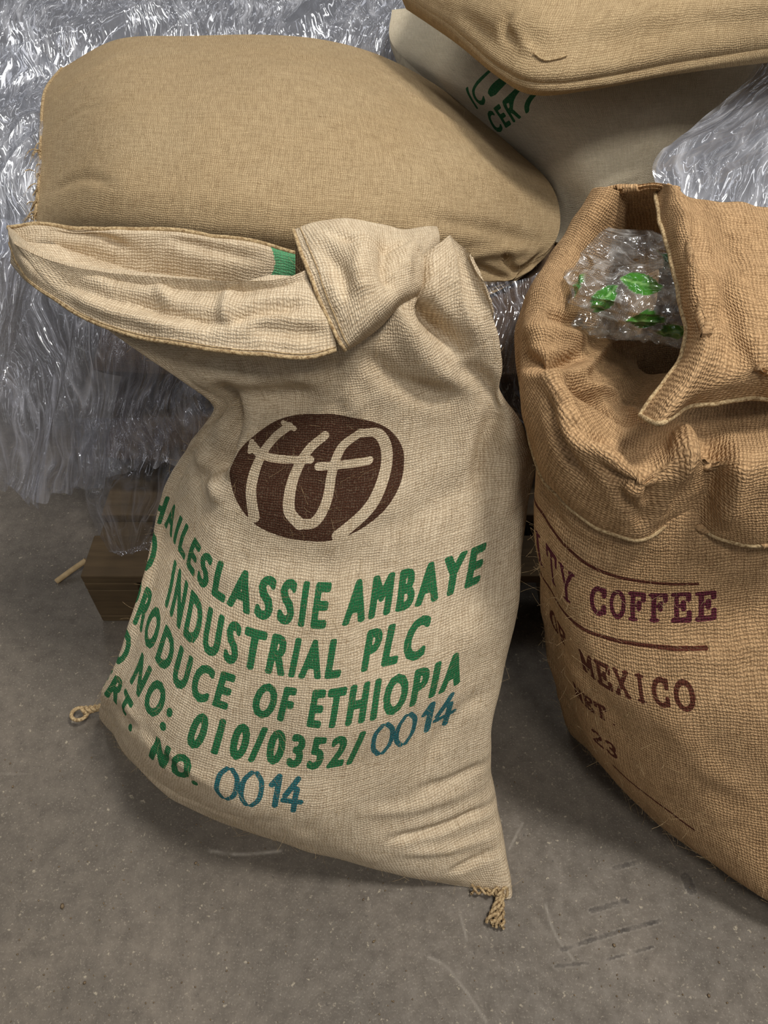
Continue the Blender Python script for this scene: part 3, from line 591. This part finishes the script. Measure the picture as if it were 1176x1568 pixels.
world_pillow('coffee_sack',-.08,1.46,.33,.50,.96,.76,M_dark,62)
world_pillow('coffee_sack',.88,1.62,.16,.34,.80,.80,M_dark,63)
world_pillow('coffee_sack',.88,1.68,.33,.48,.80,.72,M_dark,64)

# ================= PALLET
def wood():
    N=NT('pallet_wood'); g=N.n('ShaderNodeTexCoord').outputs['Object']; a=N.noise(N.vmul(g,(4,60,60)),1,4); b=N.noise(g,9,2)
    c=N.mix(a,srgb(62,51,38),srgb(118,98,70)); c=N.mix(N.mapr(b,.4,.7,0,.5),c,srgb(52,43,33)); s=N.bsdf(c,.8,.2,normal=N.bump(a,.002)); N.l(s.outputs[0],N.out.inputs[0]); return N.m
MW=wood(); pal=empty('wooden_pallet')
def box(name,x0,x1,y0,y1,z0,z1,mat,par,bv=.003):
    V=[(x,y,z) for x in (x0,x1) for y in (y0,y1) for z in (z0,z1)]; Fq=[(0,1,3,2),(4,6,7,5),(0,4,5,1),(2,3,7,6),(0,2,6,4),(1,5,7,3)]
    me=bpy.data.meshes.new(name); me.from_pydata(V,[],Fq); me.materials.append(mat); o=bpy.data.objects.new(name,me); sc.collection.objects.link(o); o.parent=par
    m=o.modifiers.new('b','BEVEL'); m.width=bv; m.segments=2; return o
px0,px1,py0,py1=-.565,1.3,.83,2.0
for i,y in enumerate(np.linspace(py0,py1-.1,8)): box(f'deck_board_{i}',px0,px1,y,y+.10,.128,.15,MW,pal)
for i,x in enumerate((px0,(px0+px1)/2-.05,px1-.1)):
    box(f'bottom_board_{i}',x,x+.1,py0,py1,0,.02,MW,pal); box(f'stringer_{i}',x,x+.1,py0,py1,.106,.128,MW,pal)
    for j,y in enumerate((py0,(py0+py1)/2-.07,py1-.14)): box(f'block_{i}_{j}',x,x+.1,y,y+.14,.02,.106,MW,pal)

# ================= STRETCH FILM
def sheet(ctrl,mat,nu,nv,amp=.02,sc_=(6,18),seed=70,rag=0,mode='y',str_=(2.5,.8)):
    K=Py if mode=='y' else Pz
    C=np.array([[K(*p) for p in r] for r in ctrl]); vs=np.linspace(0,C.shape[0]-1,nv)
    P=surf(C,np.linspace(0,C.shape[1]-1,nu),vs); cl=arc_cloth(P); N=cam_normals(P)
    k=np.stack([cl[...,0]*sc_[0]*str_[0]+cl[...,1]*3,cl[...,1]*sc_[0]*str_[1],cl[...,0]*0],-1); k2=k*2.7+7
    d=(1-2*np.abs(vnoise(k,seed)))*amp+(1-2*np.abs(vnoise(k2,seed+1)))*amp*.3
    P=P+N*d[...,None]
    if rag:
        v=np.linspace(0,1,nv)[:,None]; x=cl[-1,:,0][None]
        k=np.stack([x*14,x*0,x*0],-1); k2=k*4; P[...,2]+=(v**3*rag*(vnoise(k,seed+5)+.5*vnoise(k2,seed+6)))
    P[...,2]=np.maximum(P[...,2],.158)
    return make_mesh('stretch_film',P,grid_faces(nv,nu),mat,cl,None,None)
tp=[[(-90,-120,2.7),(60,-120,2.7),(220,-120,2.7),(400,-120,2.75),(560,-120,2.8),(760,-120,2.9)],[(-90,-20,2.35),(60,-25,2.4),(220,-30,2.45),(400,-30,2.5),(560,-30,2.5),(760,-30,2.6)],[(-90,70,2.0),(60,60,2.1),(220,50,2.2),(400,50,2.25),(560,60,2.25),(760,60,2.3)],[(-90,180,1.85),(60,170,1.95),(220,160,2.05),(400,150,2.1),(560,150,2.1),(760,150,2.15)]]
sheet(tp,M_film,260,160,.03,seed=70,str_=(1.1,.4))
sheet([[(x,y,Y+.06) for x,y,Y in r] for r in tp],M_filmb,200,120,.03,seed=72,str_=(1.1,.4))
sd=[[(-90,60,2.0),(-10,60,1.98),(60,80,1.93),(130,120,1.9)],[(-90,170,1.75),(-10,170,1.73),(50,170,1.72),(110,180,1.75)],[(-90,280,1.5),(-10,280,1.47),(45,270,1.46),(95,280,1.5)],[(-90,400,1.3),(-10,400,1.27),(60,380,1.3),(120,380,1.38)]]
sheet(sd,M_film,140,220,.02,seed=75,str_=(1.2,.4))
sheet([[(x,y,Y+.05) for x,y,Y in r] for r in sd],M_filmb,140,220,.02,seed=76,str_=(1.2,.4))
cu_=[[(-100,330,1.42),(-20,340,1.38),(60,350,1.34),(140,365,1.30),(230,380,1.20),(350,400,1.12)],[(-100,450,1.22),(-20,460,1.2),(60,470,1.13),(140,480,1.06),(230,490,1.02),(350,500,1.0)],[(-100,600,1.08),(-20,610,1.04),(60,620,1.0),(140,620,.97),(230,610,.97),(350,600,.98)],[(-100,750,.97),(-20,755,.95),(60,755,.92),(140,745,.91),(230,700,.93),(350,660,.96)]]
sheet(cu_,M_filmc,280,260,.018,seed=80,rag=.04,str_=(1.3,.4))
sheet([[(x,y-6,Y+.03) for x,y,Y in r] for r in cu_],M_filmd,240,220,.014,seed=82,rag=.06,str_=(1.3,.4))
fr_=[[(1185,60,1.62),(1260,60,1.62),(1350,60,1.65),(1450,60,1.7)],[(1130,140,1.50),(1200,140,1.50),(1300,150,1.5),(1450,150,1.5)],[(1060,195,1.38),(1150,200,1.38),(1280,210,1.4),(1450,220,1.4)],[(1000,250,1.27),(1090,260,1.27),(1250,270,1.28),(1450,280,1.3)],[(1010,330,1.17),(1090,340,1.17),(1250,350,1.18),(1450,360,1.2)]]
sheet(fr_,M_film,200,200,.012,seed=85)
sheet([[(x+4,y+4,Y+.02) for x,y,Y in r] for r in fr_],M_filmb,160,160,.010,seed=86)
sheet([[(560,420,1.14),(700,430,1.14),(800,430,1.15),(870,380,1.2),(960,380,1.23)],[(560,560,1.0),(700,560,1.0),(800,560,1.02),(870,540,1.06),(960,540,1.10)],[(560,700,.975),(700,700,.98),(800,700,.99),(870,700,1.02),(960,700,1.05)],[(560,780,.965),(700,780,.965),(800,780,.97),(870,780,1.0),(960,780,1.03)]],M_filmd,200,260,.010,seed=90)
sheet([[(110,640,1.0),(180,640,.99),(260,640,.985),(350,640,.98)],[(124,720,.93),(190,730,.93),(260,740,.94),(350,740,.95)],[(138,790,.90),(195,820,.90),(240,840,.90),(350,850,.92)],[(170,850,.88),(205,868,.88),(240,880,.885),(350,890,.90)]],M_filmd,120,140,.008,seed=95)

# ================= FLOOR
def floormat():
    N=NT('concrete'); g=N.n('ShaderNodeTexCoord').outputs['Object']
    a=N.noise(g,3,4,.6); b=N.noise(g,38,4,.7); c=N.noise(g,300,2,.7); d=N.noise(g,95,3,.7)
    col=N.mix(N.mapr(a,.3,.7),srgb(96,89,79),srgb(124,114,101)); col=N.mix(N.mapr(b,.35,.7,0,.65),col,srgb(80,73,65))
    col=N.mix(N.mapr(c,.58,.72,0,.5),col,srgb(164,155,139)); col=N.mix(N.mapr(d,.63,.71,0,.6),col,srgb(186,174,150)); col=N.mix(N.mapr(d,.35,.27,0,.6),col,srgb(56,51,46))
    sc1=N.noise(N.vmul(g,(2.5,45,1)),1.3,2,.5,.5)
    col=N.mix(N.mapr(sc1,.72,.78,0,.2),col,srgb(160,150,136))
    ia=N.n('ShaderNodeAttribute',attribute_name='ink'); col=N.mix(N.M('MULTIPLY',ia.outputs['Alpha'],N.mapr(b,.35,.65,.05,.8)),col,ia.outputs['Color'])
    h=N.M('ADD',N.M('MULTIPLY',b,.6),N.M('ADD',N.M('MULTIPLY',c,.3),d))
    s=N.bsdf(col,N.mapr(b,.3,.7,.5,.7),.3,normal=N.bump(h,.0014,.6)); N.l(s.outputs[0],N.out.inputs[0]); return N.m
xs=np.concatenate([np.linspace(-6,-.75,12)[:-1],np.linspace(-.75,.85,700),np.linspace(.85,6,12)[1:]]); ys=np.concatenate([np.linspace(-3,.05,8)[:-1],np.linspace(.05,.75,330),np.linspace(.75,8,14)[1:]])
X,Y=np.meshgrid(xs,ys); P=np.stack([X,Y,0*X],-1)
pr=Print(-.8,.9,0,.8,.001)
W_=lambda pts:[tuple(Pz(x,y,0)[:2]) for x,y in pts]
pr.C[:]=srgb(180,172,158)[:3]
for pl,w in [([(655,1465),(680,1478),(700,1500),(722,1530),(745,1565)],.0011),([(320,1303),(370,1308),(430,1303)],.0022),([(835,1385),(850,1430),(878,1470)],.0010),([(780,1300),(800,1260)],.0012),([(705,1400),(715,1440)],.0010)]: pr.stroke(W_(pl),w)
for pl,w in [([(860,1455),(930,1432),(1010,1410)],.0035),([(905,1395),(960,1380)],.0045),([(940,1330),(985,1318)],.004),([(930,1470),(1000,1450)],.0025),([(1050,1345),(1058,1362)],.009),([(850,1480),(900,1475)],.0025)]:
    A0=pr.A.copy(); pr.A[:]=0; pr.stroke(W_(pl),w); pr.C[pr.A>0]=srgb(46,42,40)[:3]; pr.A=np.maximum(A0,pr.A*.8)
ik=pr.sample(np.stack([X,Y],-1))
make_mesh('floor',P,grid_faces(len(ys),len(xs)),floormat(),np.stack([X,Y],-1),ik)
def pebmat():
    N=NT('debris'); s=N.bsdf(N.mix(N.noise(N.n('ShaderNodeTexCoord').outputs['Object'],30,1),srgb(150,130,100),srgb(90,75,60)),.8,.2); N.l(s.outputs[0],N.out.inputs[0]); return N.m
g=np.random.default_rng(12); Vs=[];Fs=[]
ico=[(0,0,1),(.9,0,.3),(.3,.85,.3),(-.7,.5,.3),(-.7,-.5,.3),(.3,-.85,.3),(0,0,-.4)]
icf=[(0,1,2),(0,2,3),(0,3,4),(0,4,5),(0,5,1),(6,2,1),(6,3,2),(6,4,3),(6,5,4),(6,1,5)]
spots=[(96,1388,.004),(300,1322,.003),(572,1442,.002),(940,1448,.0035),(1098,1255,.003),(20,1205,.003),(1085,1525,.003),(130,1505,.003)]+[(g.uniform(0,1176),g.uniform(1150,1568),g.uniform(.0006,.0017)) for _ in range(320)]
for x,y,r in spots:
    q=Pz(x,y,0); o=len(Vs); a=g.uniform(0,6.28); sx=g.uniform(.7,1.6)
    for v in ico:
        vx,vy=v[0]*r*sx,v[1]*r; Vs.append((q[0]+vx*math.cos(a)-vy*math.sin(a),q[1]+vx*math.sin(a)+vy*math.cos(a),(v[2]+.4)*r*.8))
    Fs+= [(a_+o,b_+o,c_+o) for a_,b_,c_ in icf]
make_mesh('floor_debris',Vs,Fs,pebmat())
q1=Pz(88,893,.0); q2=Pz(132,858,.03)
def wood2():
    N=NT('pale_wood'); g=N.n('ShaderNodeTexCoord').outputs['Object']; c=N.mix(N.noise(g,80,3),srgb(150,125,88),srgb(205,180,138)); s=N.bsdf(c,.8,.2); N.l(s.outputs[0],N.out.inputs[0]); return N.m
tube('wood_splinter',[[q1+np.array([0,0,.006]),(q1+q2)/2+np.array([0,0,.004]),q2]],.006,wood2())

# ================= LIGHT
def area(name,loc,tgt,size,e,col=(1,1,1),sy=None):
    l=bpy.data.lights.new(name,'AREA'); l.energy=e; l.size=size; l.color=col
    if sy: l.shape='RECTANGLE'; l.size_y=sy
    o=bpy.data.objects.new(name,l); sc.collection.objects.link(o); o.location=loc; o.rotation_euler=(Vector(tgt)-Vector(loc)).to_track_quat('-Z','Y').to_euler()
area('overhead_light',(1.1,.6,3.6),(0,.6,.3),.5,76,(1,.965,.92))
area('overhead_light',(-1.2,3.2,4.2),(0,1.0,.4),.5,42,(1,.99,.97),2.0)
area('overhead_light',(.6,-1.2,4.0),(.2,.8,.4),.7,46,(1,.965,.92))  # fill added from the camera side to brighten the front faces
w=bpy.data.worlds.new('world'); sc.world=w; w.use_nodes=True; t=w.node_tree; bg=t.nodes['Background']
tc=t.nodes.new('ShaderNodeTexCoord'); sp=t.nodes.new('ShaderNodeSeparateXYZ'); t.links.new(tc.outputs['Generated'],sp.inputs[0])
def wm(op,a,b=None):
    x=t.nodes.new('ShaderNodeMath'); x.operation=op
    for i,v in enumerate((a,b)):
        if v is None: continue
        if hasattr(v,'is_linked'): t.links.new(v,x.inputs[i])
        else: x.inputs[i].default_value=v
    return x.outputs[0]
zz_=wm('MAXIMUM',sp.outputs[2],.05); u=wm('DIVIDE',sp.outputs[0],zz_); v=wm('DIVIDE',sp.outputs[1],zz_)
s1=wm('LESS_THAN',wm('ABSOLUTE',wm('SUBTRACT',wm('FRACT',wm('MULTIPLY',wm('ADD',u,.37),.8)),.5)),.045)  # bright strips added to the world for film glints and soft light
s2=wm('LESS_THAN',wm('FRACT',wm('MULTIPLY',v,.7)),.75)
up=wm('GREATER_THAN',sp.outputs[2],.12)
st_=wm('MULTIPLY',wm('MULTIPLY',s1,s2),up)
t.links.new(wm('ADD',wm('MULTIPLY',st_,3.4),.07),bg.inputs[1]); bg.inputs[0].default_value=(.95,.95,.98,1)
